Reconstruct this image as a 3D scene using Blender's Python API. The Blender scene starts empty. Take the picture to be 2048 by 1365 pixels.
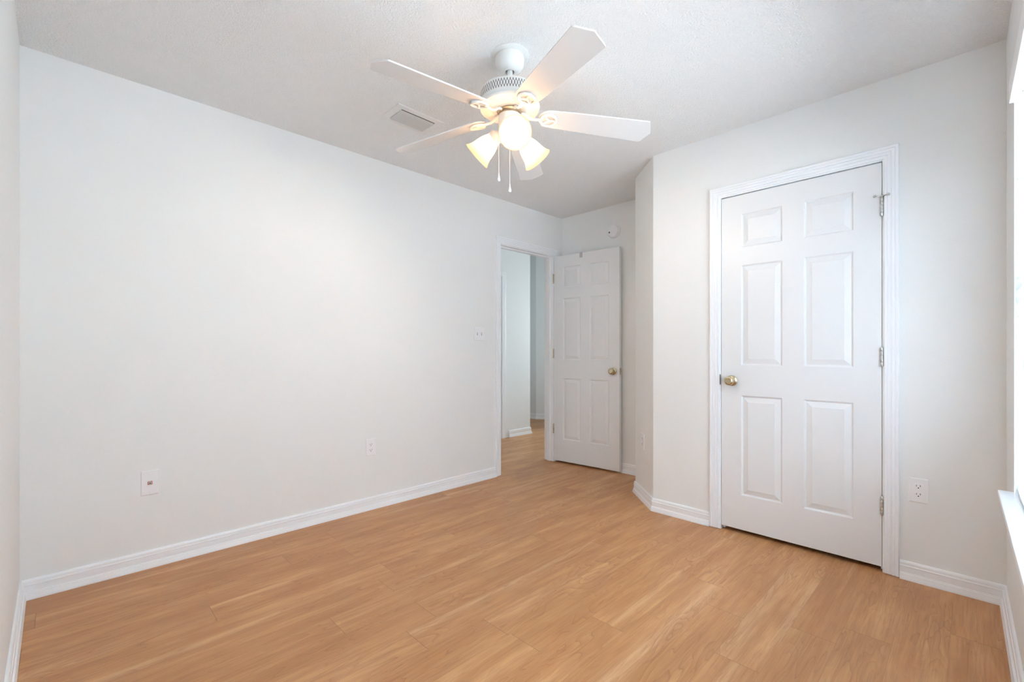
import bpy, bmesh, math, random
from mathutils import Vector, Matrix

random.seed(7)
PI = math.pi
sc = bpy.context.scene
col = sc.collection

# ------------------------------------------------------------------ camera
YAW = math.atan2(924, 911)                     # camera forward, measured from +X
cam_d = bpy.data.cameras.new('camera')
cam_d.sensor_width = 36.0
cam_d.lens = 36.0 * 911.0 / 2048.0
cam_d.shift_y = 20.5 / 2048.0
cam_d.clip_start = 0.02
cam = bpy.data.objects.new('camera', cam_d)
cam.location = (0, 0, 1.10)
cam.rotation_euler = (PI / 2, 0, YAW - PI / 2)
col.objects.link(cam)
sc.camera = cam

# ------------------------------------------------------------------ view + world + daylight
sc.view_settings.view_transform = 'Standard'
sc.view_settings.look = 'None'
sc.view_settings.gamma = 1.0
sc.view_settings.exposure = 0.12
sc.view_settings.use_curve_mapping = False
sc.cycles.max_bounces = 14
sc.cycles.diffuse_bounces = 10
sc.cycles.transparent_max_bounces = 12
sc.cycles.sample_clamp_indirect = 20.0
sc.cycles.caustics_reflective = False
sc.cycles.caustics_refractive = False

WANG = math.atan(0.0152)                       # the window wall is a hair off square
WORG = (0.0, -0.1418, 0.0)


def wpt(x, y, z):                              # window-wall frame (y > 0 is the room) to world
    c, s = math.cos(WANG), math.sin(WANG)
    return Vector((WORG[0] + x * c - y * s, WORG[1] + x * s + y * c, z))


WX0, WX1, WZ0, WZ1 = 0.35, 2.50, 0.555, 2.095   # bedroom window opening (in the window-wall frame)

world = bpy.data.worlds.new('overcast_sky')
sc.world = world
world.use_nodes = True
wn = world.node_tree
wn.nodes['Background'].inputs[0].default_value = (0.90, 0.955, 1.0, 1)
wn.nodes['Background'].inputs[1].default_value = 3.0


def area(name, loc, target, sx, sy, power, color):
    d = bpy.data.lights.new(name, 'AREA')
    d.shape = 'RECTANGLE'; d.size = sx; d.size_y = sy
    d.energy = power; d.color = color
    o = bpy.data.objects.new(name, d)
    o.location = loc
    o.rotation_euler = (Vector(target) - Vector(loc)).to_track_quat('-Z', 'Z').to_euler()
    col.objects.link(o)
    return o


DAY = 350.0
area('daylight_through_bedroom_window', wpt(1.43, -0.62, 1.42), wpt(1.43, 1, 1.36), 2.5, 1.9, DAY, (0.862, 0.945, 1.0))
area('added_hall_daylight', (6.55, 3.62, 1.5), (3.0, 3.62, 1.4), 1.0, 1.5, 80.0, (0.88, 0.96, 1.0))  # unseen source, added to light the hall from its far side
TRANS = .55
BULB = 640.0                                     # emission of the lamp bulbs

# ------------------------------------------------------------------ materials
def new_mat(name):
    m = bpy.data.materials.new(name)
    m.use_nodes = True
    nt = m.node_tree
    return m, nt, nt.nodes['Principled BSDF']


def N(nt, typ, **kw):
    n = nt.nodes.new(typ)
    for k, v in kw.items():
        setattr(n, k, v)
    return n


def paint(name, rgb, rough, bump_scale=0, bump=0.0, dist=0.001, tone=0.0, detail=3.0):
    m, nt, p = new_mat(name)
    p.inputs['Roughness'].default_value = rough
    tc = N(nt, 'ShaderNodeTexCoord')
    nz = N(nt, 'ShaderNodeTexNoise')
    nz.inputs['Scale'].default_value = 3.0
    nz.inputs['Detail'].default_value = 4
    nt.links.new(tc.outputs['Object'], nz.inputs['Vector'])
    mix = N(nt, 'ShaderNodeMix', data_type='RGBA')
    nt.links.new(nz.outputs['Fac'], mix.inputs[0])
    mix.inputs[6].default_value = (rgb[0] * (1 - tone), rgb[1] * (1 - tone), rgb[2] * (1 - tone), 1)
    mix.inputs[7].default_value = (min(1, rgb[0] * (1 + tone)), min(1, rgb[1] * (1 + tone)), min(1, rgb[2] * (1 + tone)), 1)
    nt.links.new(mix.outputs[2], p.inputs['Base Color'])
    if bump > 0:
        b = N(nt, 'ShaderNodeTexNoise')
        b.inputs['Scale'].default_value = bump_scale
        b.inputs['Detail'].default_value = detail
        b.inputs['Roughness'].default_value = 0.6
        nt.links.new(tc.outputs['Object'], b.inputs['Vector'])
        bp = N(nt, 'ShaderNodeBump')
        bp.inputs['Strength'].default_value = bump
        bp.inputs['Distance'].default_value = dist
        nt.links.new(b.outputs['Fac'], bp.inputs['Height'])
        nt.links.new(bp.outputs[0], p.inputs['Normal'])
    return m


M = {}
M['wall'] = paint('wall_paint', (0.82, 0.830, 0.824), 0.65, 60, 0.25, 0.0015, 0.006)
M['hall'] = paint('hall_wall_paint', (0.82, 0.85, 0.86), 0.65, 60, 0.2, 0.0015, 0.006)
M['ceiling'] = paint('stippled_ceiling', (0.945, 0.945, 0.945), 0.9, 140, 1.0, 0.010, 0.01, 4.0)
M['trim'] = paint('trim_gloss', (0.87, 0.89, 0.915), 0.35, 140, 0.08, 0.001, 0.004)
M['door'] = paint('door_paint', (0.79, 0.80, 0.81), 0.38, 220, 0.06, 0.001, 0.004)
M['plastic'] = paint('white_plastic', (0.86, 0.86, 0.87), 0.32)
M['fan'] = paint('fan_enamel', (0.76, 0.76, 0.745), 0.34)
M['blade'] = paint('blade_laminate', (0.72, 0.72, 0.72), 0.42, 30, 0.03, 0.001, 0.006)
M['dark'] = paint('dark_slot', (0.02, 0.02, 0.02), 0.8)
M['grille'] = paint('vent_shade_button_dark', (0.10, 0.095, 0.09), 0.7)  # dark of the shaded motor vents, also used on the test button
M['duct'] = paint('duct_shade_subfloor', (0.07, 0.065, 0.06), 0.8)  # dark enough to paint the shade in the duct, sub-floor shares it
M['vent'] = paint('register_enamel', (0.78, 0.78, 0.77), 0.45)
M['louver'] = paint('louver_shaded_grey', (0.62, 0.62, 0.61), 0.45)  # greyer than the frame enamel, the louvers' shade is put into the colour
M['blind'] = paint('blind_slat', (0.90, 0.91, 0.92), 0.45)
M['jack'] = paint('red_jack', (0.55, 0.16, 0.14), 0.5)
M['clip'] = paint('clip_grey', (0.50, 0.49, 0.48), 0.5)
M['rubber'] = paint('grey_rubber', (0.35, 0.34, 0.33), 0.7)


def metal(name, rgb, rough):
    m, nt, p = new_mat(name)
    p.inputs['Metallic'].default_value = 1.0
    p.inputs['Roughness'].default_value = rough
    tc = N(nt, 'ShaderNodeTexCoord'); nz = N(nt, 'ShaderNodeTexNoise')
    nz.inputs['Scale'].default_value = 40
    nt.links.new(tc.outputs['Object'], nz.inputs['Vector'])
    mix = N(nt, 'ShaderNodeMix', data_type='RGBA')
    nt.links.new(nz.outputs['Fac'], mix.inputs[0])
    mix.inputs[6].default_value = (rgb[0] * .9, rgb[1] * .9, rgb[2] * .9, 1)
    mix.inputs[7].default_value = (rgb[0], rgb[1], rgb[2], 1)
    nt.links.new(mix.outputs[2], p.inputs['Base Color'])
    return m


M['brass'] = metal('aged_brass', (0.62, 0.53, 0.36), 0.22)
M['nickel'] = metal('satin_nickel', (0.62, 0.62, 0.60), 0.32)
M['bronze'] = metal('dark_bronze', (0.22, 0.19, 0.16), 0.4)
M['hub'] = metal('antique_hub_metal', (0.50, 0.44, 0.34), 0.45)


def slat_material():
    m = bpy.data.materials.new('white_blind_slat'); m.use_nodes = True
    nt = m.node_tree; nt.nodes.clear()
    out = N(nt, 'ShaderNodeOutputMaterial')
    p = N(nt, 'ShaderNodeBsdfPrincipled'); p.inputs['Base Color'].default_value = (0.90, 0.915, 0.93, 1); p.inputs['Roughness'].default_value = 0.4
    t = N(nt, 'ShaderNodeBsdfTranslucent'); t.inputs[0].default_value = (0.86, 0.90, 0.95, 1)
    mx = N(nt, 'ShaderNodeMixShader'); mx.inputs[0].default_value = TRANS
    nt.links.new(p.outputs[0], mx.inputs[1]); nt.links.new(t.outputs[0], mx.inputs[2]); nt.links.new(mx.outputs[0], out.inputs[0])
    return m


M['slat'] = slat_material()


def pane_material():
    m = bpy.data.materials.new('window_glass'); m.use_nodes = True
    nt = m.node_tree; nt.nodes.clear()
    out = N(nt, 'ShaderNodeOutputMaterial')
    tr = N(nt, 'ShaderNodeBsdfTransparent'); tr.inputs[0].default_value = (0.95, 0.97, 0.97, 1)
    gl = N(nt, 'ShaderNodeBsdfGlossy'); gl.inputs['Roughness'].default_value = 0.02
    fr = N(nt, 'ShaderNodeFresnel'); fr.inputs[0].default_value = 1.45
    mx = N(nt, 'ShaderNodeMixShader')
    nt.links.new(fr.outputs[0], mx.inputs[0]); nt.links.new(tr.outputs[0], mx.inputs[1]); nt.links.new(gl.outputs[0], mx.inputs[2])
    nt.links.new(mx.outputs[0], out.inputs[0])
    return m


M['glass'] = pane_material()


def shade_material():
    m = bpy.data.materials.new('frosted_amber_glass'); m.use_nodes = True
    nt = m.node_tree; nt.nodes.clear()
    out = N(nt, 'ShaderNodeOutputMaterial')
    p = N(nt, 'ShaderNodeBsdfPrincipled'); p.inputs['Base Color'].default_value = (0.95, 0.80, 0.60, 1); p.inputs['Roughness'].default_value = 0.25
    t = N(nt, 'ShaderNodeBsdfTranslucent'); t.inputs[0].default_value = (0.98, 0.83, 0.65, 1)
    mx = N(nt, 'ShaderNodeMixShader'); mx.inputs[0].default_value = 0.72
    nt.links.new(p.outputs[0], mx.inputs[1]); nt.links.new(t.outputs[0], mx.inputs[2]); nt.links.new(mx.outputs[0], out.inputs[0])
    return m


M['shade'] = shade_material()


def bulb_material():
    m = bpy.data.materials.new('lit_bulb'); m.use_nodes = True
    nt = m.node_tree; nt.nodes.clear()
    out = N(nt, 'ShaderNodeOutputMaterial')
    e = N(nt, 'ShaderNodeEmission'); e.inputs[0].default_value = (1.0, 0.85, 0.68, 1); e.inputs[1].default_value = BULB
    nt.links.new(e.outputs[0], out.inputs[0])
    return m


M['bulb'] = bulb_material()


def acrylic_material():
    m, nt, p = new_mat('clear_acrylic')
    p.inputs['Base Color'].default_value = (0.95, 0.95, 0.96, 1)
    p.inputs['Roughness'].default_value = 0.08
    p.inputs['Transmission Weight'].default_value = 0.75
    p.inputs['IOR'].default_value = 1.49
    return m


M['acrylic'] = acrylic_material()


def floor_material():
    """maple-look laminate: per-board random attribute + board coordinates drive the grain"""
    m, nt, p = new_mat('maple_laminate')
    L = nt.links.new
    uv = N(nt, 'ShaderNodeUVMap'); uv.uv_map = 'board'            # metres along / across the board, seams at the edge
    at = N(nt, 'ShaderNodeAttribute'); at.attribute_name = 'board_rnd'
    sep = N(nt, 'ShaderNodeSeparateXYZ'); L(uv.outputs[0], sep.inputs[0])

    def math_(op, a, b=None, c=None, clamp=False):
        n = N(nt, 'ShaderNodeMath', operation=op); n.use_clamp = clamp
        for i, v in enumerate((a, b, c)):
            if v is None: continue
            if isinstance(v, (int, float)): n.inputs[i].default_value = v
            else: L(v, n.inputs[i])
        return n.outputs[0]

    def noise(sx, sy, scale, detail, offs, rough=0.5, dist=0.0):
        cb = N(nt, 'ShaderNodeCombineXYZ')
        L(math_('MULTIPLY', sep.outputs[0], sx), cb.inputs[0])
        L(math_('MULTIPLY', sep.outputs[1], sy), cb.inputs[1])
        L(math_('MULTIPLY_ADD', at.outputs['Fac'], 37.0, offs), cb.inputs[2])
        n = N(nt, 'ShaderNodeTexNoise'); n.inputs['Scale'].default_value = scale
        n.inputs['Detail'].default_value = detail; n.inputs['Roughness'].default_value = rough
        n.inputs['Distortion'].default_value = dist
        L(cb.outputs[0], n.inputs['Vector'])
        return n.outputs['Fac']

    # growth-ring contours (cathedral arches)
    h = noise(0.80, 4.6, 1.9, 2.6, 0.0, 0.50, 0.35)
    rings = math_('FRACT', math_('MULTIPLY', h, 17.0))
    tri = math_('ABSOLUTE', math_('SUBTRACT', rings, 0.5))         # .5 at the ring edge
    line = math_('POWER', math_('MULTIPLY', tri, 2.0), 9.0)        # thin late-wood line
    soft = math_('MULTIPLY', rings, 1.0)
    vis = noise(1.0, 3.0, 2.2, 2.0, 11.0)                          # where rings show
    vis = math_('MULTIPLY', math_('SUBTRACT', vis, 0.40), 5.0, clamp=True)
    # fibres
    fib = noise(3.0, 85.0, 2.2, 4.0, 5.0, 0.62)
    fib2 = noise(1.1, 17.0, 1.8, 4.0, 8.0, 0.62)
    # sapwood streaks (pale bands) and flecks
    sap = noise(0.30, 8.5, 1.5, 1.0, 21.0)
    sap = math_('MULTIPLY', math_('SUBTRACT', sap, 0.60), 6.0, clamp=True)
    fleck = noise(14.0, 60.0, 2.4, 2.0, 31.0, 0.6)
    fleck = math_('MULTIPLY', math_('SUBTRACT', fleck, 0.70), 9.0, clamp=True)
    blot = noise(1.0, 4.0, 1.9, 3.0, 41.0, 0.55)

    def mixc(fac, a, b, blend='MIX'):
        n = N(nt, 'ShaderNodeMix', data_type='RGBA', blend_type=blend)
        if isinstance(fac, (int, float)): n.inputs[0].default_value = fac
        else: L(fac, n.inputs[0])
        for k, v in ((6, a), (7, b)):
            if isinstance(v, tuple): n.inputs[k].default_value = (*v, 1)
            else: L(v, n.inputs[k])
        return n.outputs[2]

    base = mixc(at.outputs['Fac'], FLOOR_A, FLOOR_B)
    base = mixc(math_('MULTIPLY', math_('SUBTRACT', blot, 0.36), 3.2, clamp=True), FLOOR_D, base)
    base = mixc(math_('MULTIPLY', sap, 0.50), base, FLOOR_S)
    base = mixc(math_('MULTIPLY', math_('SUBTRACT', fib2, 0.42), 2.1, clamp=True), base, FLOOR_D2)
    base = mixc(math_('MULTIPLY', math_('MULTIPLY', soft, vis), 0.62), base, FLOOR_R)
    base = mixc(math_('MULTIPLY', math_('MULTIPLY', line, vis), 0.50), base, FLOOR_L)
    base = mixc(math_('MULTIPLY', math_('SUBTRACT', fib, 0.48), 1.6, clamp=True), base, FLOOR_L)
    base = mixc(math_('MULTIPLY', fleck, 0.55), base, FLOOR_L)
    # seams: distance to the board edge
    at2 = N(nt, 'ShaderNodeAttribute'); at2.attribute_name = 'board_len'
    ex = math_('MINIMUM', sep.outputs[0], math_('SUBTRACT', at2.outputs['Fac'], sep.outputs[0]))
    ey = math_('MINIMUM', sep.outputs[1], math_('SUBTRACT', ROW, sep.outputs[1]))
    sx = math_('SUBTRACT', 1.0, math_('MULTIPLY', ex, 700.0), clamp=True)
    sy = math_('SUBTRACT', 1.0, math_('MULTIPLY', ey, 1300.0), clamp=True)
    seam = math_('MAXIMUM', math_('MULTIPLY', sx, 0.85), math_('MULTIPLY', sy, 0.45))
    base = mixc(seam, base, (0.17, 0.085, 0.045))
    L(base, p.inputs['Base Color'])
    rg = math_('MULTIPLY_ADD', fib2, 0.10, 0.33)
    p.inputs['Specular IOR Level'].default_value = 0.32
    L(rg, p.inputs['Roughness'])
    bp = N(nt, 'ShaderNodeBump'); bp.inputs['Strength'].default_value = 0.12; bp.inputs['Distance'].default_value = 0.0006
    L(math_('SUBTRACT', fib, seam), bp.inputs['Height'])
    L(bp.outputs[0], p.inputs['Normal'])
    return m


ROW = 0.149
FLOOR_A = (0.61, 0.322, 0.14)
FLOOR_B = (0.69, 0.388, 0.18)
FLOOR_D = (0.5, 0.24, 0.098)
FLOOR_D2 = (0.428, 0.198, 0.083)
FLOOR_S = (0.792, 0.508, 0.291)
FLOOR_R = (0.44, 0.205, 0.085)
FLOOR_L = (0.289, 0.118, 0.047)
M['floor'] = floor_material()

# ------------------------------------------------------------------ mesh helpers
def bx(bm, x0, x1, y0, y1, z0, z1, bev=0.0, mat=None):
    vs = [bm.verts.new((x, y, z)) for z in (z0, z1) for x, y in ((x0, y0), (x1, y0), (x1, y1), (x0, y1))]
    fs = [(0, 3, 2, 1), (4, 5, 6, 7), (0, 1, 5, 4), (1, 2, 6, 5), (2, 3, 7, 6), (3, 0, 4, 7)]
    faces = [bm.faces.new([vs[i] for i in f]) for f in fs]
    if bev > 0:
        es = list({e for f in faces for e in f.edges})
        r = bmesh.ops.bevel(bm, geom=es, offset=bev, segments=2, affect='EDGES', profile=0.6)
        vs = list({v for f in r['faces'] for v in f.verts} | {v for v in vs if v.is_valid})
    if mat is not None:
        bmesh.ops.transform(bm, matrix=mat, verts=vs)
    return vs


def prism(bm, pts, z0, z1):
    a = [bm.verts.new((x, y, z0)) for x, y in pts]
    b = [bm.verts.new((x, y, z1)) for x, y in pts]
    n = len(pts)
    for i in range(n):
        bm.faces.new((a[i], a[(i + 1) % n], b[(i + 1) % n], b[i]))
    bm.faces.new(b); bm.faces.new(a[::-1])
    bmesh.ops.recalc_face_normals(bm, faces=bm.faces)
    return a + b


def lathe(bm, prof, seg=48, mat=None, close=True):
    """prof: (r, z) list, spun about z"""
    rings = []
    for r, z in prof:
        if r < 1e-6:
            rings.append([bm.verts.new((0, 0, z))])
        else:
            rings.append([bm.verts.new((r * math.cos(2 * PI * k / seg), r * math.sin(2 * PI * k / seg), z)) for k in range(seg)])
    for i in range(len(rings) - 1):
        A, B = rings[i], rings[i + 1]
        for k in range(seg):
            k2 = (k + 1) % seg
            if len(A) == 1 and len(B) == 1: continue
            if len(A) == 1: bm.faces.new((A[0], B[k2], B[k]))
            elif len(B) == 1: bm.faces.new((A[k], A[k2], B[0]))
            else: bm.faces.new((A[k], A[k2], B[k2], B[k]))
    vs = [v for r in rings for v in r]
    if mat is not None:
        bmesh.ops.transform(bm, matrix=mat, verts=vs)
    return vs


def tube(bm, pts, rad, seg=10, cap=True):
    """round tube through points; rad: number or list"""
    pts = [Vector(p) for p in pts]
    n = len(pts)
    rad = rad if isinstance(rad, (list, tuple)) else [rad] * n
    rings = []
    up = None
    for i, p in enumerate(pts):
        d = (pts[min(i + 1, n - 1)] - pts[max(i - 1, 0)]).normalized()
        if up is None:
            up = Vector((0, 0, 1)) if abs(d.z) < 0.9 else Vector((1, 0, 0))
        s = d.cross(up).normalized(); up = s.cross(d).normalized()
        r = rad[i] if not isinstance(rad[i], tuple) else None
        ra, rb = (rad[i] if r is None else (r, r))
        rings.append([bm.verts.new(p + s * ra * math.cos(2 * PI * k / seg) + up * rb * math.sin(2 * PI * k / seg)) for k in range(seg)])
    for i in range(n - 1):
        for k in range(seg):
            k2 = (k + 1) % seg
            bm.faces.new((rings[i][k], rings[i][k2], rings[i + 1][k2], rings[i + 1][k]))
    if cap:
        bm.faces.new(rings[0][::-1]); bm.faces.new(rings[-1])
    return [v for r in rings for v in r]


def obj(name, bm, mat, parent=None, smooth=False, recalc=True, matrix=None):
    if recalc:
        bmesh.ops.recalc_face_normals(bm, faces=bm.faces)
    me = bpy.data.meshes.new(name)
    bm.to_mesh(me); bm.free()
    o = bpy.data.objects.new(name, me)
    me.materials.append(M[mat] if isinstance(mat, str) else mat)
    if smooth:
        me.polygons.foreach_set('use_smooth', [True] * len(me.polygons))
        try:
            me.set_sharp_from_angle(angle=math.radians(38))
        except Exception:
            pass
    col.objects.link(o)
    if parent is not None: o.parent = parent
    if matrix is not None: o.matrix_local = matrix
    return o


def tag(o, label=None, cat=None, group=None, kind=None):
    if label: o['label'] = label
    if cat: o['category'] = cat
    if group: o['group'] = group
    if kind: o['kind'] = kind
    return o


def thing(name, loc, rz=0.0, label=None, cat=None, group=None, kind=None):
    o = bpy.data.objects.new(name, None)
    o.empty_display_size = 0.1
    o.location = loc; o.rotation_euler = (0, 0, rz)
    col.objects.link(o)
    return tag(o, label, cat, group, kind)


def struct(name, bm, mat, label, parent=None, **kw):
    return tag(obj(name, bm, mat, parent, **kw), label, None, None, 'structure')


def B():
    return bmesh.new()


# ------------------------------------------------------------------ floor (boards run along the long wall)
HCZ = 3.0
FZ = 0.007                                      # finished floor level
CZ = 2.44
bm = B()
uvl = bm.loops.layers.uv.new('board')
rl = bm.faces.layers.float.new('board_rnd')
ll = bm.faces.layers.float.new('board_len')
known = {0: 2.055, 1: 1.683, 2: 1.981, 3: 2.170, 5: 1.234, 8: 1.092, 9: 0.777, 15: 1.130, 16: 0.860}
rr = random.Random(12)
for n in range(-6, 42):
    y0 = 0.362 + n * ROW; y1 = y0 + ROW
    blen = 1.21
    s = known.get(n, rr.uniform(0, blen)) % blen
    x = -0.5 - blen + (s - (-0.5 - blen)) % blen - blen
    while x < 6.6:
        xa, xb = max(x, -0.6), min(x + blen, 6.6)
        if xb > xa:
            vs = [bm.verts.new(v) for v in ((xa, y0, FZ), (xb, y0, FZ), (xb, y1, FZ), (xa, y1, FZ))]
            f = bm.faces.new(vs)
            for l, (u, v) in zip(f.loops, ((xa - x, 0), (xb - x, 0), (xb - x, ROW), (xa - x, ROW))):
                l[uvl].uv = (u, v)
            f[rl] = rr.random(); f[ll] = blen
        x += blen
# sub-floor under the boards gives it thickness
fl = struct('floor', bm, 'floor', 'honey maple laminate floor of long boards', recalc=False)
bm = B(); bx(bm, -0.6, 6.6, -0.55, 6.6, -0.12, FZ - 0.002)
struct('sub_floor', bm, 'duct', None, fl)

# ------------------------------------------------------------------ shell
NWA = 0.0087                                    # near-left wall, slightly off square
def nwx(y): return -0.135 + (2.93 - y) * NWA
bm = B(); bx(bm, -0.6, 6.6, -0.6, 3.045, CZ, CZ + 0.1); bx(bm, -0.6, 4.430, 3.045, 6.6, CZ, CZ + 0.1); bx(bm, 4.430, 6.6, 3.045, 6.6, HCZ, HCZ + 0.1)
struct('ceiling', bm, 'ceiling', 'white stippled ceiling')

LY = 2.93                                       # long wall
D1A, D1B, DH = 2.751, 3.466, 2.045              # entry opening in the long wall
bm = B()
bx(bm, -0.25, D1A - 0.012, LY, LY + 0.115, 0, CZ)
bx(bm, D1B + 0.012, 6.10, LY, LY + 0.115, 0, CZ)
bx(bm, D1A - 0.012, D1B + 0.012, LY, LY + 0.115, DH + 0.012, CZ)
struct('wall_left', bm, 'wall', 'long blank white wall with the open doorway')

CX_ = 2.885                                     # closet wall
D2A, D2B = 0.318, 1.094
bm = B()
bx(bm, CX_, CX_ + 0.115, -0.35, D2A - 0.012, 0, CZ)
bx(bm, CX_, CX_ + 0.115, D2B + 0.012, 1.5455, 0, CZ)
bx(bm, CX_, CX_ + 0.115, D2A - 0.012, D2B + 0.012, DH + 0.012, CZ)
struct('wall_right', bm, 'wall', 'white wall around the closed closet door')

EX = 3.595
bm = B(); prism(bm, [(CX_, 1.5455), (3.166, 1.846), (EX, 1.846), (EX, 1.73), (3.215, 1.73), (CX_ + 0.115, 1.5)], 0, CZ)
struct('wall_angled', bm, 'wall', 'short angled white wall beside the closet')
bm = B(); bx(bm, EX, EX + 0.115, 1.73, LY, 0, CZ)
struct('wall_end', bm, 'wall', 'white end wall behind the open door')
# closet interior
bm = B()
bx(bm, 3.60, 3.70, -0.35, 1.73, 0, CZ)
struct('wall_closet_back', bm, 'wall', 'closet back wall')

bm = B(); prism(bm, [(nwx(-0.4), -0.4), (nwx(LY), LY), (nwx(LY) - 0.115, LY), (nwx(-0.4) - 0.115, -0.4)], 0, CZ)
struct('wall_near', bm, 'wall', 'white side wall at the near end of the long wall')

WM = Matrix.Translation(WORG) @ Matrix.Rotation(WANG, 4, 'Z')
WT = 0.14
bm = B()
bx(bm, -0.30, WX0, -WT, 0, 0, CZ); bx(bm, WX1, CX_ + 0.0005, -WT, 0, 0, CZ); bx(bm, CX_ + 0.0005, 3.75, -WT, -0.0, 0, CZ)
bx(bm, WX0, WX1, -WT, 0, 0, WZ0); bx(bm, WX0, WX1, -WT, 0, WZ1, CZ)
o = struct('wall_window', bm, 'wall', 'white wall that holds the window'); o.matrix_world = WM

# hall beyond the doorway
bm = B(); prism(bm, [(1.4, 4.15), (4.430, 4.15), (4.430, 6.4), (1.4, 6.4)], 0, CZ); bx(bm, 4.36, 4.430, 3.045, 6.4, CZ, HCZ)
struct('wall_hall', bm, 'hall', 'cool white hall wall seen through the doorway')
bm = B(); prism(bm, [(5.43, 6.4), (5.43, 4.955), (6.0, 4.393), (6.0, 4.20), (6.12, 4.20), (6.12, 6.4)], 0, HCZ)
struct('wall_hall_far', bm, 'hall', 'far corner of the hall')
bm = B(); bx(bm, 6.0, 6.12, 3.045, 4.20, 0, 0.75); bx(bm, 6.0, 6.12, 3.045, 4.20, 2.15, HCZ); bx(bm, 4.36, 6.12, 2.95, 3.045, CZ + 0.001, HCZ); bx(bm, 6.0, 6.12, 3.045, 3.16, 0.75, 2.15); bx(bm, 6.0, 6.12, 4.10, 4.20, 0.75, 2.15)
struct('wall_hall_side', bm, 'hall', 'hall wall that holds the added hall window')
bm = B(); bx(bm, 1.3, 1.4, 3.045, 4.15, 0, CZ); bx(bm, 4.430, 5.43, 6.3, 6.4, 0, HCZ)
struct('wall_hall_ends', bm, 'hall', 'ends of the hall')
w2 = thing('added_hall_window', (6.06, 3.63, 0.75), 0, 'unseen hall window added to light the hall', None, None, 'structure')  # out of sight, added so that light reaches the hall
bm = B()
for a_, b_, c_, d_ in ((-0.47, -0.43, 0, 1.4), (0.43, 0.47, 0, 1.4), (-0.47, 0.47, 0, 0.04), (-0.47, 0.47, 1.36, 1.4), (-0.47, 0.47, 0.68, 0.72)):
    bx(bm, -0.025, 0.025, a_, b_, c_, d_)
obj('window_frame', bm, 'trim', w2)
bm = B(); bx(bm, -0.003, 0.003, -0.43, 0.43, 0.04, 1.36)
obj('pane', bm, 'glass', w2)

# ------------------------------------------------------------------ baseboards
BP = [(0.0, FZ), (0.021, FZ), (0.0205, 0.014), (0.0165, 0.031), (0.0165, 0.0335), (0.0135, 0.0350), (0.0135, 0.0385), (0.0115, 0.040),
      (0.0110, 0.066), (0.0125, 0.0675), (0.0125, 0.0715), (0.0095, 0.0730), (0.0090, 0.0790), (0.0100, 0.0800), (0.0095, 0.0860), (0.0065, 0.0925), (0.0, 0.0935)]


def base_run(name, pts, label, mat='trim', prev=None, nxt=None):
    """profile swept along pts; inward normal is to the right of travel; prev/nxt = neighbour points for mitres"""
    P = [Vector(p).to_2d() if len(p) == 3 else Vector(p) for p in pts]
    bm = B(); rows = []
    for i, p in enumerate(P):
        a = P[i - 1] if i > 0 else (Vector(prev) if prev else None)
        b = P[i + 1] if i < len(P) - 1 else (Vector(nxt) if nxt else None)
        d1 = (p - a).normalized() if a is not None else None
        d2 = (b - p).normalized() if b is not None else None
        n1 = Vector((d1.y, -d1.x)) if d1 else None
        n2 = Vector((d2.y, -d2.x)) if d2 else None
        if n1 is None: off = n2
        elif n2 is None: off = n1
        else:
            off = (n1 + n2).normalized(); off = off / max(0.3, off.dot(n1))
        rows.append([bm.verts.new((p.x + off.x * d, p.y + off.y * d, z)) for d, z in BP])
    for i in range(len(rows) - 1):
        for k in range(len(BP)):
            k2 = (k + 1) % len(BP)
            bm.faces.new((rows[i][k], rows[i + 1][k], rows[i + 1][k2], rows[i][k2]))
    bm.faces.new(rows[0]); bm.faces.new(rows[-1][::-1])
    return struct(name, bm, mat, label)


cA = (nwx(LY), LY); cC = (EX, LY); cD = (EX, 1.846); cE = (3.166, 1.846); cF = (CX_, 1.5455)
cG = (CX_, -0.0979); ywin = lambda x: -0.1418 + 0.0152 * x
cH = (nwx(-0.14), ywin(nwx(-0.14)))
CW = 0.065
base_run('baseboard_left', [cA, (D1A - CW - 0.002, LY)], 'white moulded baseboard under the long wall', prev=cH)
base_run('baseboard_end', [cC, cD], 'white baseboard behind the open door', prev=(D1B + CW, LY), nxt=cE)
base_run('baseboard_angled', [cE, cF], 'white baseboard on the angled wall', prev=cD, nxt=cG)
base_run('baseboard_closet', [cF, (CX_, D2B + CW + 0.001)], 'white baseboard between angled wall and closet door', prev=cE)
base_run('baseboard_right', [(CX_, D2A - CW - 0.001), cG], 'white baseboard under the outlet right of the closet door', nxt=cH)
base_run('baseboard_window', [cG, cH], 'white baseboard under the window', prev=(CX_, 1), nxt=cA)
base_run('baseboard_near', [cH, cA], 'white baseboard on the near side wall', prev=cG, nxt=(2.0, LY))
base_run('baseboard_hall', [(4.03, 4.15), (4.430, 4.15)], 'white baseboard in the hall', nxt=(4.430, 6.4))
base_run('baseboard_hall_corner', [(4.430, 4.15), (4.430, 6.3)], 'white baseboard round the hall corner', prev=(4.03, 4.15))
base_run('baseboard_hall_far', [(5.43, 6.3), (5.43, 4.955), (6.0, 4.393)], 'white baseboard at the far hall wall')

# ------------------------------------------------------------------ door frames: casing sweep + jamb
CP = [(0.0, 0.0), (0.0, 0.008), (0.003, 0.0105), (0.012, 0.0105), (0.0135, 0.0085), (0.0155, 0.0085), (0.017, 0.0120), (0.0265, 0.0125), (0.028, 0.0100),
      (0.030, 0.0100), (0.0315, 0.0140), (0.041, 0.0145), (0.0425, 0.0125), (0.0445, 0.0125), (0.046, 0.0160), (0.055, 0.0170), (0.058, 0.0150), (0.058, 0.0)]


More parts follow.
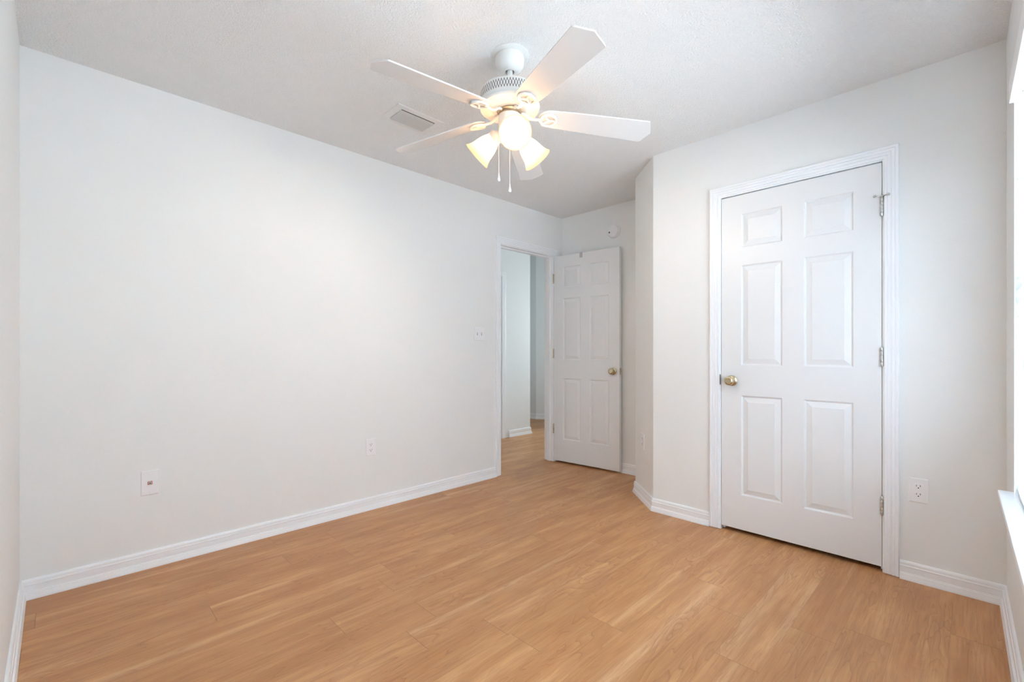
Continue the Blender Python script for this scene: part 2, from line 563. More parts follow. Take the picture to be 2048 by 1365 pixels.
def casing(bm, a, b, h, base, right_full=True, scale_r=1.0):
    """U-shaped casing in local frame: x along wall, y out of wall, z up; inner edge at a, b, h"""
    stations = [(lambda w: (a - w, base)), (lambda w: (a - w, h + w)), (lambda w: (b + w * scale_r, h + w)), (lambda w: (b + w * scale_r, base))]
    rows = [[bm.verts.new((s(w)[0], t, s(w)[1])) for w, t in CP] for s in stations]
    for i in range(3):
        for k in range(len(CP) - 1):
            bm.faces.new((rows[i][k], rows[i][k + 1], rows[i + 1][k + 1], rows[i + 1][k]))
        bm.faces.new((rows[i][0], rows[i + 1][0], rows[i + 1][-1], rows[i][-1]))
    bm.faces.new(rows[0]); bm.faces.new(rows[-1][::-1])


def door_frame(name, M4, w, h, thick, label, stop=0.040, door_in_room=True):
    """local frame: x from 0..w across the opening, y towards the room (0 = wall face), wall body at y<0"""
    root = thing(name, (0, 0, 0), 0, label, None, None, 'structure')
    root.matrix_world = M4
    bm = B(); casing(bm, -0.006, w + 0.006, h + 0.006, FZ + 0.003)
    obj('casing', bm, 'trim', root)
    bm = B(); casing(bm, -0.006, w + 0.006, h + 0.006, FZ + 0.003)
    for v in bm.verts: v.co.y = -thick - v.co.y
    obj('casing', bm, 'trim', root)
    bm = B()
    bx(bm, -0.0115, 0, -thick - 0.001, 0.001, FZ, h + 0.0115)
    bx(bm, w, w + 0.0115, -thick - 0.001, 0.001, FZ, h + 0.0115)
    bx(bm, 0, w, -thick - 0.001, 0.001, h, h + 0.0115)
    obj('jamb', bm, 'trim', root)
    bm = B()                                                        # stop strips
    y1 = -stop; y0 = -stop - 0.035
    bx(bm, 0.0002, 0.011, y0, y1, FZ, h - 0.0002, 0.001)
    bx(bm, w - 0.011, w - 0.0002, y0, y1, FZ, h - 0.0002, 0.001)
    bx(bm, 0.011, w - 0.011, y0, y1, h - 0.011, h - 0.0002, 0.001)
    obj('door_stop', bm, 'trim', root)
    return root


# entry frame: room side faces -Y ; local x -> -X?  keep a right-handed frame: x' = -X, y' = -Y
ME = Matrix.Translation((D1B, LY, 0)) @ Matrix.Rotation(PI, 4, 'Z')
WE = D1B - D1A
f1 = door_frame('trim_1', ME, WE, DH - 0.004, 0.115, 'white moulded casing around the open doorway')
# strike plate on the latch jamb (far from the hinge)
bm = B(); bx(bm, WE - 0.0022, WE - 0.0002, -0.030, -0.004, 0.88, 0.94)
obj('strike_plate', bm, 'bronze', f1)
# closet frame: room side faces -X ; x' = +Y... right-handed: x' = Y, y' = -X
MC = Matrix.Translation((CX_, D2A, 0)) @ Matrix.Rotation(PI / 2, 4, 'Z')
WC = D2B - D2A
f2 = door_frame('trim_2', MC, WC, DH - 0.004, 0.115, 'white moulded casing around the closet door')
bm = B(); bx(bm, WC + 0.0005, WC + 0.0085, 0.0002, 0.0026, 0.895, 0.958, 0.0008)
obj('strike_plate', bm, 'bronze', f2)

# ------------------------------------------------------------------ six-panel door leaf
def leaf_bm(W, Z0, Z1, T, xs, zs):
    """x 0..W, room face y=0, back y=-T. xs, zs: panel spans"""
    bm = B()
    XX = sorted({0, W, *[v for s in xs for v in s]})
    ZZ = sorted({Z0, Z1, *[v for s in zs for v in s]})
    prof = [(0.0, 0.0), (0.0025, 0.0015), (0.0070, 0.0082), (0.0105, 0.0090), (0.036, 0.0016), (0.0385, 0.0006)]
    for side in (0, 1):
        sgn = -1 if side == 0 else 1
        yb = 0 if side == 0 else -T
        def V(x, z, d): return bm.verts.new((x, yb + sgn * d, z))
        for i in range(len(XX) - 1):
            for j in range(len(ZZ) - 1):
                x0, x1, z0, z1 = XX[i], XX[i + 1], ZZ[j], ZZ[j + 1]
                if (x0, x1) in xs and (z0, z1) in zs:
                    prev = None
                    for ins, d in prof:
                        ring = [V(x0 + ins, z0 + ins, d), V(x1 - ins, z0 + ins, d), V(x1 - ins, z1 - ins, d), V(x0 + ins, z1 - ins, d)]
                        if prev:
                            for k in range(4):
                                bm.faces.new((prev[k], prev[(k + 1) % 4], ring[(k + 1) % 4], ring[k]))
                        prev = ring
                    bm.faces.new(prev)
                else:
                    bm.faces.new((V(x0, z0, 0), V(x1, z0, 0), V(x1, z1, 0), V(x0, z1, 0)))
    for (a, b_) in (((0, Z0), (W, Z0)), ((W, Z0), (W, Z1)), ((W, Z1), (0, Z1)), ((0, Z1), (0, Z0))):
        bm.faces.new([bm.verts.new(v) for v in ((a[0], 0, a[1]), (b_[0], 0, b_[1]), (b_[0], -T, b_[1]), (a[0], -T, a[1]))])
    bmesh.ops.remove_doubles(bm, verts=bm.verts, dist=0.00005)
    return bm


ZS = ((0.239, 0.836), (1.016, 1.615), (1.720, 1.922))


def knob(parent, x, z, T, both=True, mat='brass'):
    prof = [(0, 0), (0.0315, 0), (0.0325, 0.003), (0.031, 0.006), (0.022, 0.0105), (0.0135, 0.0125), (0.0118, 0.020), (0.0125, 0.026),
            (0.019, 0.031), (0.0255, 0.037), (0.0272, 0.044), (0.0262, 0.051), (0.0215, 0.0565), (0.0175, 0.058), (0.0165, 0.0555), (0.009, 0.0545), (0, 0.0545)]
    sides = (1, -1) if both else (1,)
    for s in sides:
        bm = B()
        lathe(bm, prof, 40, Matrix.Translation((x, 0 if s > 0 else -T, z)) @ Matrix.Rotation(-PI / 2 * s, 4, 'X'))
        o = obj('door_knob', bm, mat, parent, smooth=True)


def hinge(parent, x, y, z, mat='nickel', h=0.09):
    bm = B()
    n = 5
    for k in range(n):
        z0 = z - h / 2 + k * h / n
        lathe(bm, [(0, z0 + 0.0006), (0.0062, z0 + 0.0006), (0.0066, z0 + 0.0012), (0.0066, z0 + h / n - 0.0012), (0.0062, z0 + h / n - 0.0006), (0, z0 + h / n - 0.0006)], 20,
              Matrix.Translation((x, y, 0)))
    lathe(bm, [(0, z - h / 2 - 0.004), (0.0035, z - h / 2 - 0.003), (0.005, z - h / 2), (0.005, z + h / 2), (0.0035, z + h / 2 + 0.003), (0, z + h / 2 + 0.004)], 16, Matrix.Translation((x, y, 0)))
    return obj('hinge', bm, mat, parent, smooth=True)


# door_2: closed closet door, hinged at its low-Y edge
d2 = thing('door_2', (0, 0, 0), 0, 'closed white six-panel closet door with brass knob', None, None, 'structure')
d2.matrix_world = MC
GAP = 0.003
Wd = WC - 2 * GAP
stile = 0.113; mul = 0.105; pw = (Wd - 2 * stile - mul) / 2
XS = ((stile, stile + pw), (stile + pw + mul, Wd - stile))
bm = leaf_bm(Wd, 0.033, DH - 0.010, 0.035, XS, ZS)
o = obj('door_leaf', bm, 'door', d2); o.location = (GAP, -0.002, 0)
knob(d2, Wd + GAP - 0.061, 0.922, 0.037)
for z in (1.815, 1.072, 0.336):
    hinge(d2, GAP / 2 - 0.0005, 0.0052, z)
# hinge-pin stop on the top hinge
bm = B()
tube(bm, [(-0.024, 0.019, 1.8665), (-0.011, 0.012, 1.867), (0.0, 0.008, 1.867), (0.013, 0.012, 1.8675), (0.026, 0.019, 1.868)], 0.0026, 8)
lathe(bm, [(0, 1.863), (0.0085, 1.863), (0.0085, 1.870), (0, 1.870)], 18, Matrix.Translation((0.001, 0.0052, 0)))
for (px, py, pz) in ((-0.026, 0.021, 1.8665), (0.028, 0.021, 1.868)):
    lathe(bm, [(0, -0.005), (0.0055, -0.005), (0.0062, -0.003), (0.0062, 0.003), (0.0055, 0.005), (0, 0.005)], 14, Matrix.Translation((px, py, pz)) @ Matrix.Rotation(PI / 2, 4, 'X'))
o = obj('hinge_pin_stop', bm, 'nickel', d2, smooth=True)

# door_1: open, hinged at (D1B, LY)
HX, HY = D1B - 0.004, LY - 0.008
FXe, FYe = 3.532, 2.214
ang = math.atan2(FYe - HY, FXe - HX)
W1 = 0.703
d1 = thing('door_1', (HX, HY, 0), 0, 'open white six-panel door standing against the end wall', None, None, 'structure')
# leaf frame: x' from hinge to free edge, face towards the camera is y' = room face
d1.rotation_euler = (0, 0, ang)
# with x' = ang, y' (left of x') points to +X side; the face seen is at y' = -T
T1 = 0.035
st1 = 0.104; mu1 = 0.099; pw1 = (W1 - 2 * st1 - mu1) / 2
XS1 = ((st1, st1 + pw1), (st1 + pw1 + mu1, W1 - st1))
bm = leaf_bm(W1, 0.026, DH - 0.012, T1, XS1, ZS)
o = obj('door_leaf', bm, 'door', d1); o.location = (0.004, T1, 0)
for s in (1, -1):
    bm = B()
    prof = [(0, 0), (0.0315, 0), (0.0325, 0.003), (0.031, 0.006), (0.022, 0.0105), (0.0135, 0.0125), (0.0118, 0.020), (0.0125, 0.026),
            (0.019, 0.031), (0.0255, 0.037), (0.0272, 0.044), (0.0262, 0.051), (0.0215, 0.0565), (0.0175, 0.058), (0.0165, 0.0555), (0.009, 0.0545), (0, 0.0545)]
    lathe(bm, prof, 40, Matrix.Translation((W1 - 0.056, 0 if s < 0 else T1, 0.921)) @ Matrix.Rotation(-PI / 2 * s, 4, 'X'))
    obj('door_knob', bm, 'brass', d1, smooth=True)
bm = B(); bx(bm, W1 + 0.0041, W1 + 0.0055, 0.005, 0.030, 0.892, 0.950, 0.0004)
bx(bm, W1 + 0.005, W1 + 0.014, 0.010, 0.024, 0.912, 0.930, 0.002)
obj('latch_plate', bm, 'brass', d1)
for z in (1.818, 1.080, 0.338):
    hinge(d1, -0.001, -0.003, z, 'brass')
bm = B(); bx(bm, 0.296, 0.328, -0.0022, -0.0002, 1.988, 2.0345, 0.0005); bx(bm, 0.296, 0.328, -0.0022, 0.012, 2.0335, 2.0355, 0.0004)
obj('top_clip', bm, 'clip', d1)

# casing of another door in the hall
bm = B()
bx(bm, 3.905, 3.965, 4.136, 4.150, FZ, 2.095, 0.003)
bx(bm, 3.1, 3.904, 4.136, 4.150, 2.035, 2.095, 0.003)
struct('trim_3', bm, 'trim', 'white casing of a hall door at the doorway edge')

# ------------------------------------------------------------------ window_1
w1 = thing('window_1', (0, 0, 0), 0, 'bright bedroom window with white sill', None, None, 'structure')
w1.matrix_world = WM
bm = B()
bx(bm, WX0 - 0.03, WX1 + 0.02, -0.085, 0.041, WZ0 - 0.001, WZ0 + 0.0215, 0.004)
obj('window_sill', bm, 'trim', w1)
bm = B(); bx(bm, WX0 - 0.02, WX1 + 0.012, 0.0005, 0.014, WZ0 - 0.050, WZ0 - 0.001, 0.003)
obj('apron', bm, 'trim', w1)
bm = B()
fy0, fy1 = -0.125, -0.085
for a_, b_, c_, d_ in ((WX0, WX0 + 0.045, WZ0, WZ1), (WX1 - 0.045, WX1, WZ0, WZ1), (WX0, WX1, WZ0, WZ0 + 0.05), (WX0, WX1, WZ1 - 0.045, WZ1), (WX0, WX1, 1.31, 1.36)):
    bx(bm, a_, b_, fy0, fy1, c_, d_, 0.003)
obj('window_frame', bm, 'trim', w1)
bm = B(); bx(bm, WX0 + 0.04, WX1 - 0.04, -0.108, -0.104, WZ0 + 0.045, WZ1 - 0.04)
obj('pane', bm, 'glass', w1)

# blinds
bl = thing('window_blind', wpt(1.425, -0.018, WZ0 + 0.03), WANG, 'white horizontal slat blind hanging in the bedroom window', 'blind')
bl_inv = (Matrix.Translation(bl.location) @ Matrix.Rotation(WANG, 4, 'Z')).inverted()
SL0, SL1 = WX0 + 0.008 - 1.425, WX1 - 0.012 - 1.425
zt = WZ1 - (WZ0 + 0.03)
bm = B(); bx(bm, SL0, SL1, -0.034, 0.016, zt - 0.045, zt - 0.002, 0.002)
obj('headrail', bm, 'blind', bl)
bm = B()
bx(bm, SL0 - 0.002, SL1 - 0.004, 0.023, 0.032, zt - 0.083, zt - 0.004, 0.003)
bx(bm, SL0 - 0.002, SL0 + 0.008, 0.000, 0.024, zt - 0.083, zt - 0.004, 0.002)
bx(bm, SL1 - 0.014, SL1 - 0.004, 0.000, 0.024, zt - 0.083, zt - 0.004, 0.002)
obj('valance', bm, 'blind', bl)
pitch = 0.0455
TILT = math.radians(66)
ns = int((zt - 0.10) / pitch)
def slat_bm():
    bm = B()
    n = 6; wdt = 0.050; th = 0.0022
    top, bot = [], []
    for i in range(n + 1):
        s = -0.5 + i / n
        y = s * wdt; crown = 0.0035 * (1 - (2 * s) ** 2)
        top.append((y, crown + th / 2)); bot.append((y, crown - th / 2))
    loop = top + bot[::-1]
    A = [bm.verts.new((SL0, y, z)) for y, z in loop]; Bv = [bm.verts.new((SL1, y, z)) for y, z in loop]
    m_ = len(loop)
    for i in range(m_):
        bm.faces.new((A[i], A[(i + 1) % m_], Bv[(i + 1) % m_], Bv[i]))
    for i in range(n):
        bm.faces.new((A[i], A[m_ - 1 - i], A[m_ - 2 - i], A[i + 1]))
        bm.faces.new((Bv[i + 1], Bv[m_ - 2 - i], Bv[m_ - 1 - i], Bv[i]))
    return bm
proto = None
for k in range(ns):
    z = 0.030 + k * pitch
    if proto is None:
        proto = obj('slat', slat_bm(), 'slat', bl, smooth=True); s_ = proto
    else:
        s_ = proto.copy(); col.objects.link(s_); s_.parent = bl
    s_.location = (0, 0, z); s_.rotation_euler = (-TILT if WZ0 + z < 1.02 else TILT, 0, 0)   # upper slats turned the other way to send more light to the ceiling
bm = B(); bx(bm, SL0, SL1, -0.016, 0.010, -0.006, 0.012, 0.003)
obj('bottom_rail', bm, 'blind', bl)
for x in (SL0 + 0.12, -0.25, 0.25, SL1 - 0.12):
    bm = B()
    for y in (-0.027, 0.027):
        tube(bm, [(x, y * 0.9, 0.0), (x, y * 0.9, zt - 0.04)], 0.0011, 6)
    obj('ladder_cord', bm, 'blind', bl)

# ------------------------------------------------------------------ ceiling fan
FXc, FYc = 1.4428, 1.4775
fan = thing('ceiling_fan', (FXc, FYc, CZ), 0, 'white five-blade ceiling fan with three lit glass lamps', 'ceiling fan')
def fz(z): return z - CZ
# mounting ring + canopy
bm = B(); lathe(bm, [(0, 0), (0.086, 0), (0.087, -0.003), (0.080, -0.006), (0, -0.006)], 56)
obj('ceiling_plate', bm, 'fan', fan, smooth=True)
bm = B()
lathe(bm, [(0.060, -0.006), (0.0645, -0.010), (0.0655, -0.020), (0.0645, -0.034), (0.061, -0.047), (0.054, -0.058), (0.044, -0.067), (0.031, -0.0735), (0.0225, -0.0755), (0.0205, -0.0745), (0.0195, -0.070), (0.020, -0.060)], 56)
canopy = obj('canopy', bm, 'fan', fan, smooth=True)
bm = B(); lathe(bm, [(0, -0.040), (0.019, -0.045), (0.0197, -0.058), (0.0120, -0.0665), (0, -0.0665)], 32)
obj('hanger_ball', bm, 'dark', fan, smooth=True)
bm = B(); lathe(bm, [(0, -0.060), (0.0125, -0.060), (0.0125, fz(2.285)), (0, fz(2.285))], 28)
obj('downrod', bm, 'fan', fan, smooth=True)
bm = B(); lathe(bm, [(0.0125, fz(2.315)), (0.024, fz(2.312)), (0.030, fz(2.295)), (0.040, fz(2.283)), (0.040, fz(2.272)), (0, fz(2.272))], 36)
obj('rod_collar', bm, 'fan', fan, smooth=True)
# motor
bm = B(); lathe(bm, [(0, fz(2.276)), (0.100, fz(2.276)), (0.124, fz(2.2745)), (0.131, fz(2.2715)), (0.1325, fz(2.267)), (0.1325, fz(2.2145)), (0.1310, fz(2.2125))], 96)
motor = obj('motor_housing', bm, 'fan', fan, smooth=True)
bm = B()
ncol = 66
for c in range(ncol * 2):
    an = PI * c / ncol
    rows = ((2.2450, 0.0112),) if c % 2 == 0 else ((2.2580, 0.0070), (2.2320, 0.0070))
    for zc, hh in rows:
        ha = 0.0021 / 0.1325
        pts = []
        for k in range(8):
            t = 2 * PI * k / 8
            r_ = 0.13275
            aa = an + ha * math.cos(t); pts.append(bm.verts.new((r_ * math.cos(aa), r_ * math.sin(aa), fz(zc + hh * math.sin(t)))))
        bm.faces.new(pts)
obj('vent_slot_shade', bm, 'grille', motor)  # flat dark patches paint the shaded insides of the vents
bm = B()
lathe(bm, [(0.1310, fz(2.2125)), (0.1350, fz(2.2110)), (0.1368, fz(2.206)), (0.1368, fz(2.200)), (0.1335, fz(2.1945)), (0.120, fz(2.1905)), (0.100, fz(2.1870)), (0.080, fz(2.1855)), (0.070, fz(2.1855)), (0.066, fz(2.1875)), (0, fz(2.1875))], 96)
obj('motor_bowl', bm, 'fan', fan, smooth=True)
bm = B(); lathe(bm, [(0, fz(2.188)), (0.054, fz(2.188)), (0.056, fz(2.182)), (0.052, fz(2.177)), (0.045, fz(2.177)), (0.045, fz(2.166)), (0, fz(2.166))], 56)
obj('flywheel', bm, 'hub', fan, smooth=True)
# blades
PH = math.radians(33.87); PITCH = -0.205; ZB = 2.1276; CONE = 0.0753; ZH = 2.178; RB = 0.6662; HW = 0.0685
def blade_bm():
    r0 = 0.134
    side = []
    # root: rounded, widening
    for t in range(0, 10):
        a_ = t / 9 * PI / 2
        side.append((r0 + 0.055 * (1 - math.cos(a_)), 0.052 * math.sin(a_) ** 0.9 if t else 0.0))
    side.append((0.25, 0.0560)); side.append((0.30, 0.0577)); side.append((0.45, 0.0630)); side.append((RB - 0.036, HW)); side.append((RB - 0.031, HW - 0.002)); side.append((RB - 0.027, HW - 0.007))
    side.append((RB - 0.020, 0.046)); side.append((RB - 0.0135, 0.030)); side.append((RB - 0.006, 0.013)); side.append((RB - 0.001, 0.003)); side.append((RB, 0.0))
    out = side + [(x, -y) for x, y in side[-2:0:-1]]
    bm = B(); th = 0.0055
    up = [bm.verts.new((x, y, th / 2)) for x, y in out]; dn = [bm.verts.new((x, y, -th / 2)) for x, y in out]
    n = len(out)
    bm.faces.new(up); bm.faces.new(dn[::-1])
    for i in range(n): bm.faces.new((up[i], dn[i], dn[(i + 1) % n], up[(i + 1) % n]))
    return bm
def arm_bm():
    bm = B()
    # stem in the unpitched frame: from flywheel out and down, then flat ring under the blade
    R_ = Matrix.Rotation(PITCH, 4, 'X')
    zb = -0.0095
    stem = [(0.048, 0, 0.006), (0.064, 0, 0.006), (0.076, 0, 0.001), (0.088, 0, -0.008), (0.100, 0, -0.012), (0.115, 0, -0.0125), (0.132, 0, zb - 0.001), (0.144, 0, zb)]
    stem = [Vector(s) for s in stem]
    tube(bm, stem, [(0.010, 0.004), (0.0095, 0.0045), (0.008, 0.006), (0.0075, 0.0055), (0.008, 0.0045), (0.0085, 0.0042), (0.010, 0.0040), (0.012, 0.0035)], 12)
    # oval ring
    ring = []
    for k in range(33):
        t = 2 * PI * k / 32
        ring.append(R_ @ Vector((0.178 + 0.036 * math.cos(t), 0.036 * math.sin(t), zb)))
    tube(bm, ring, 0.0058, 10, cap=False)
    for a_ in (0.0, 2.3, -2.3):                       # Y spokes
        tube(bm, [R_ @ Vector((0.178, 0, zb)), R_ @ Vector((0.178 + 0.034 * math.cos(a_), 0.034 * math.sin(a_), zb))], 0.0042, 8)
    for (x, y) in ((0.211, 0.0), (0.160, 0.027), (0.160, -0.027)):
        lathe(bm, [(0, -0.0082), (0.005, -0.0072), (0.0065, -0.004), (0.0065, 0.007), (0, 0.007)], 14, R_ @ Matrix.Translation((x, y, zb)))
    return bm
bl_proto = None
for k in range(5):
    an = PH + k * 2 * PI / 5
    if bl_proto is None:
        bl_proto = obj('blade', blade_bm(), 'blade', fan, recalc=True)
        ar_proto = obj('blade_arm', arm_bm(), 'fan', bl_proto, smooth=True)
        b_, a_ = bl_proto, ar_proto
    else:
        b_ = bl_proto.copy(); col.objects.link(b_); b_.parent = fan
        a_ = ar_proto.copy(); col.objects.link(a_); a_.parent = b_
    cone_k, pitch_k = (0.046, -0.285) if k == 1 else (CONE, PITCH)      # one blade sits a little out of line
    mb = Matrix.Translation((0, 0, fz(ZH))) @ Matrix.Rotation(an, 4, 'Z') @ Matrix.Rotation(cone_k, 4, 'Y') @ Matrix.Rotation(pitch_k, 4, 'X')
    b_.matrix_local = mb
    a_.matrix_local = Matrix.Rotation(-PITCH, 4, 'X')

# light kit body
bm = B()
lathe(bm, [(0, fz(2.168)), (0.046, fz(2.168)), (0.0505, fz(2.166)), (0.0515, fz(2.162)), (0.0515, fz(2.118)), (0.050, fz(2.112)), (0.044, fz(2.106)), (0.040, fz(2.098)), (0.038, fz(2.086)), (0.030, fz(2.076)), (0.016, fz(2.070)), (0.010, fz(2.062)), (0, fz(2.060))], 64)
obj('switch_housing', bm, 'fan', fan, smooth=True)
BETA = math.radians(37)
camaz = YAW + PI
SH = [(0.0285, -0.002), (0.0300, 0.000), (0.0320, 0.006), (0.0385, 0.020), (0.0450, 0.036), (0.0495, 0.054), (0.0530, 0.072), (0.0570, 0.088), (0.0630, 0.101), (0.0695, 0.110)]
def shade_bm():
    inner = [(r - 0.0028, s + 0.0006) for r, s in SH]
    bm = B(); lathe(bm, SH + [(0.0700, 0.1115), (0.0680, 0.1118)] + inner[::-1], 56)
    return bm
lp = None
for k, dl in enumerate((8, 128, 248)):
    az = camaz + math.radians(dl)
    # direction of the shade axis
    dirv = Vector((math.cos(BETA) * math.cos(az), math.cos(BETA) * math.sin(az), -math.sin(BETA)))
    mouth = Vector((0.166 * math.cos(az), 0.166 * math.sin(az), fz(2.012)))
    neck = mouth - dirv * 0.110
    q = dirv.to_track_quat('Z', 'Y').to_matrix().to_4x4()
    mm = Matrix.Translation(neck) @ q
    bm = B()
    lathe(bm, [(0, -0.044), (0.012, -0.044), (0.0145, -0.040), (0.016, -0.032), (0.0295, -0.020), (0.0325, -0.016), (0.0330, 0.004), (0.0310, 0.0045), (0.0305, -0.010), (0.0, -0.014)], 40)
    tube(bm, [(0, 0, -0.040), (0, 0, -0.062)], 0.0085, 12)
    so = obj('lamp_socket', bm, 'fan', fan, smooth=True); so.matrix_local = mm
    sh = obj('lamp_shade', shade_bm(), 'shade', fan, smooth=True); sh.matrix_local = mm
    bm = B(); lathe(bm, [(0, -0.012), (0.011, -0.010), (0.012, 0.006), (0.017, 0.016), (0.0235, 0.028), (0.0250, 0.037), (0.0235, 0.046), (0.017, 0.054), (0.008, 0.058), (0, 0.059)], 32)
    bu = obj('bulb', bm, 'bulb', sh, smooth=True)
# pull chains
def chain(x, y, z0, z1, name='pull_chain'):
    bm = B(); tube(bm, [(x, y, z0), (x, y, z1)], 0.0009, 6)
    nb = int((z0 - z1) / 0.0042)
    for i in range(nb):
        zc = z1 + (i + 0.5) * (z0 - z1) / nb
        bmesh.ops.create_icosphere(bm, subdivisions=1, radius=0.0015, matrix=Matrix.Translation((x, y, zc)))
    ch = obj(name, bm, 'fan', fan)
    bm = B()
    lathe(bm, [(0, z1 + 0.002), (0.0022, z1), (0.0030, z1 - 0.008), (0.0058, z1 - 0.020), (0.0072, z1 - 0.027), (0.0064, z1 - 0.032), (0.0035, z1 - 0.0355), (0, z1 - 0.036)], 20, Matrix.Translation((x, y, 0)))
    obj('pull_knob', bm, 'plastic', ch, smooth=True)
rgt = Vector((math.sin(YAW), -math.cos(YAW)))
c1 = rgt * -0.050; c2 = rgt * 0.0 + Vector((-math.cos(YAW), -math.sin(YAW))) * 0.030
chain(c1.x, c1.y, fz(2.128), fz(1.906))
chain(c2.x, c2.y, fz(2.085), fz(1.846))

# ------------------------------------------------------------------ ceiling register
vt = thing('ceiling_vent', (1.4405, 2.278, CZ), 0, 'white louvred air vent in the ceiling beside the fan', 'air vent')
bm = B()
OX, OY, IX, IY = 0.151, 0.099, 0.112, 0.066
for a_, b_, c_, d_ in ((-OX, OX, -OY, -IY), (-OX, OX, IY, OY), (-OX, -IX, -IY, IY), (IX, OX, -IY, IY)):
    bx(bm, a_, b_, c_, d_, -0.005, 0.0)
for (x0, x1, y0, y1) in ((-IX, IX, -IY - 0.001, -IY + 0.001), (-IX, IX, IY - 0.001, IY + 0.001), (-IX - 0.001, -IX + 0.001, -IY, IY), (IX - 0.001, IX + 0.001, -IY, IY)):
    bx(bm, x0, x1, y0, y1, -0.006, -0.001)
obj('frame', bm, 'vent', vt)
bm = B(); bx(bm, -IX, IX, -IY, IY, -0.0015, -0.0002)  # flat dark sheet standing in for the shade inside the duct
obj('duct_shade_sheet', bm, 'duct', vt)
for k in range(7):
    y = -0.046 + k * 0.0168
    bm = B()
    prev = None; n = 5
    pts = []
    for i in range(n + 1):
        t = i / n
        pts.append((y - 0.004 + 0.012 * t, -0.0020 - 0.0110 * (t ** 1.4)))
    up = [[bm.verts.new((x, yy, zz)) for x in (-IX + 0.003, IX - 0.003)] for yy, zz in pts]
    dn = [[bm.verts.new((x, yy + 0.0004, zz + 0.0012)) for x in (-IX + 0.003, IX - 0.003)] for yy, zz in pts]
    for i in range(n):
        bm.faces.new((up[i][0], up[i][1], up[i + 1][1], up[i + 1][0])); bm.faces.new((dn[i][0], dn[i + 1][0], dn[i + 1][1], dn[i][1]))
        for s in (0, 1): bm.faces.new((up[i][s], up[i + 1][s], dn[i + 1][s], dn[i][s]))
    bm.faces.new((up[0][0], up[0][1], dn[0][1], dn[0][0])); bm.faces.new((up[n][0], up[n][1], dn[n][1], dn[n][0]))
    obj('louver', bm, 'louver', vt, smooth=True)

# ------------------------------------------------------------------ smoke detector on the end wall
sd = thing('smoke_detector', (EX, 2.308, 2.197), 0, 'round white smoke detector high on the end wall above the open door', 'smoke detector')
RX = Matrix.Rotation(-PI / 2, 4, 'Y')            # local z -> -X (into the room)
bm = B(); lathe(bm, [(0, 0), (0.062, 0), (0.064, 0.003), (0.063, 0.010), (0.058, 0.012), (0, 0.012)], 56, RX)
obj('mounting_base', bm, 'plastic', sd, smooth=True)
bm = B(); lathe(bm, [(0.054, 0.012), (0.055, 0.016), (0.058, 0.018), (0.058, 0.030), (0.054, 0.037), (0.044, 0.041), (0.022, 0.043), (0, 0.043)], 56, RX)
obj('cover', bm, 'plastic', sd, smooth=True)
bm = B(); lathe(bm, [(0, 0.040), (0.008, 0.040), (0.008, 0.0425), (0.006, 0.0435), (0, 0.0435)], 20, RX @ Matrix.Translation((-0.012, 0.030, 0)))
obj('test_button', bm, 'grille', sd, smooth=True)

# ------------------------------------------------------------------ wall plates (local: x along wall, y out, z up)
def plate_bm(w, h):
    bm = B()
    a, b = w / 2, h / 2
    lv = [(0, 0, 0), (0.0, 0.0022, 0), (0.0022, 0.0048, 0), (0.004, 0.0055, 0)]
    prev = None
    for ins, y, _ in lv:
        ring = [bm.verts.new(v) for v in ((-a + ins, y, -b + ins), (a - ins, y, -b + ins), (a - ins, y, b - ins), (-a + ins, y, b - ins))]
        if prev:
            for k in range(4): bm.faces.new((prev[k], prev[(k + 1) % 4], ring[(k + 1) % 4], ring[k]))
        else: bm.faces.new(ring[::-1])
        prev = ring
    bm.faces.new(prev)
    return bm


def screw(parent, x, z):
    bm = B(); lathe(bm, [(0, 0.0055), (0.0032, 0.0055), (0.0030, 0.0066), (0.0018, 0.0072), (0, 0.0073)], 16, Matrix.Translation((x, 0, z)) @ Matrix.Rotation(-PI / 2, 4, 'X'))
    obj('screw', bm, 'plastic', parent, smooth=True)


def outlet(loc, rz, label, sc_=1.0):
    t = thing('wall_outlet', loc, rz, label, 'wall outlet')
    t.scale = (sc_, 1, 1)
    obj('cover_plate', plate_bm(0.070, 0.115), 'plastic', t)
    screw(t, 0, 0)
    for zc in (0.0195, -0.0195):
        bm = B()
        pts = []
        for k in range(24):
            a_ = 2 * PI * k / 24
            pts.append((0.0172 * math.cos(a_), max(-0.0137, min(0.0137, 0.0172 * math.sin(a_)))))
        f0 = [bm.verts.new((x, 0.0050, zc + z)) for x, z in pts]; f1_ = [bm.verts.new((x, 0.0068, zc + z)) for x, z in pts]
        for i in range(24): bm.faces.new((f0[i], f0[(i + 1) % 24], f1_[(i + 1) % 24], f1_[i]))
        bm.faces.new(f1_)
        r_ = obj('receptacle', bm, 'plastic', t)
        bm = B()
        bx(bm, -0.0078, -0.0056, 0.0060, 0.0071, zc - 0.0005, zc + 0.0078)
        bx(bm, 0.0056, 0.0078, 0.0060, 0.0071, zc - 0.0005, zc + 0.0065)
        lathe(bm, [(0, 0.0060), (0.0026, 0.0060), (0.0026, 0.0071), (0, 0.0071)], 14, Matrix.Translation((0, 0, zc - 0.0065)) @ Matrix.Rotation(-PI / 2, 4, 'X'))
        obj('slots', bm, 'dark', r_)
    return t


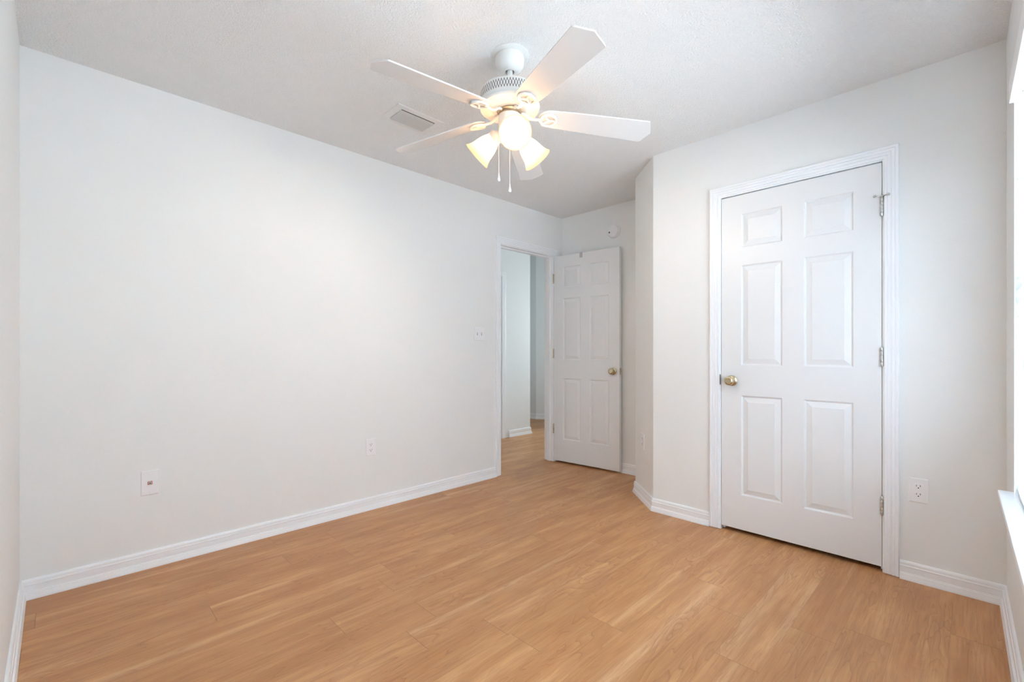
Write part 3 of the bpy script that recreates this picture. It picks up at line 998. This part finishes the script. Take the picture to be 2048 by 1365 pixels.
outlet((1.5145, LY, 0.436), PI, 'white duplex wall outlet low on the long wall, nearer the doorway')
outlet((CX_, 0.1845, 0.4405), PI / 2, 'white duplex wall outlet right of the closet door')
dg = Vector((3.166 - CX_, 1.846 - 1.5455)).normalized()
pd = Vector((CX_, 1.5455)) + dg * 0.225
outlet((pd.x, pd.y, 0.437), math.atan2(dg.y, dg.x), 'white wall outlet seen edge-on, on the short angled wall')

cj = thing('cable_wall_plate', (0.3135, LY, 0.4345), PI, 'white wall plate with a small red phone jack, low on the long wall', 'wall plate')
obj('cover_plate', plate_bm(0.072, 0.124), 'plastic', cj)
screw(cj, 0, 0.045); screw(cj, 0, -0.045)
bm = B(); bx(bm, -0.0095, 0.0095, 0.0052, 0.0072, -0.0085, 0.0085, 0.0008)
jk = obj('jack', bm, 'jack', cj)
bm = B(); bx(bm, -0.0065, 0.0065, 0.0066, 0.0078, -0.0060, 0.0060, 0.0006)
obj('jack_insert', bm, 'nickel', jk)
bm = B(); bx(bm, -0.0022, 0.0022, 0.0074, 0.0082, -0.0030, 0.0020)
obj('jack_hole', bm, 'dark', jk)

sw = thing('light_switch', (2.499, LY, 1.246), PI, 'white double toggle light switch beside the doorway', 'light switch')
obj('cover_plate', plate_bm(0.114, 0.114), 'plastic', sw)
for x in (-0.023, 0.023):
    bm = B(); bx(bm, x - 0.0055, x + 0.0055, 0.0052, 0.0066, -0.0125, 0.0125, 0.0006)
    fr_ = obj('toggle_slot', bm, 'clip', sw)
    bm = B(); bx(bm, -0.0042, 0.0042, 0, 0.0125, -0.0045, 0.0045, 0.0012, Matrix.Translation((x, 0.0050, 0)) @ Matrix.Rotation(math.radians(28), 4, 'X'))
    obj('toggle', bm, 'plastic', sw)
    screw(sw, x, 0.030); screw(sw, x, -0.030)
for o in list(col.objects):                       # parts that look different from the rest of their thing
    n = o.name.split('.')[0]
    if n == 'door_knob': o['label'] = 'round aged-brass door knob'
    elif n == 'flywheel': o['label'] = 'dark bronze ring under the motor'
    elif n == 'jack': o['label'] = 'small red jack'
    elif n == 'bulb': o['label'] = 'glowing warm bulb'
    elif n == 'lamp_shade': o['label'] = 'frosted cream bell-shaped glass shade'
    elif n == 'hinge' and o.parent and o.parent.name == 'door_2': o['label'] = 'satin metal hinge'
bpy.context.view_layer.update()
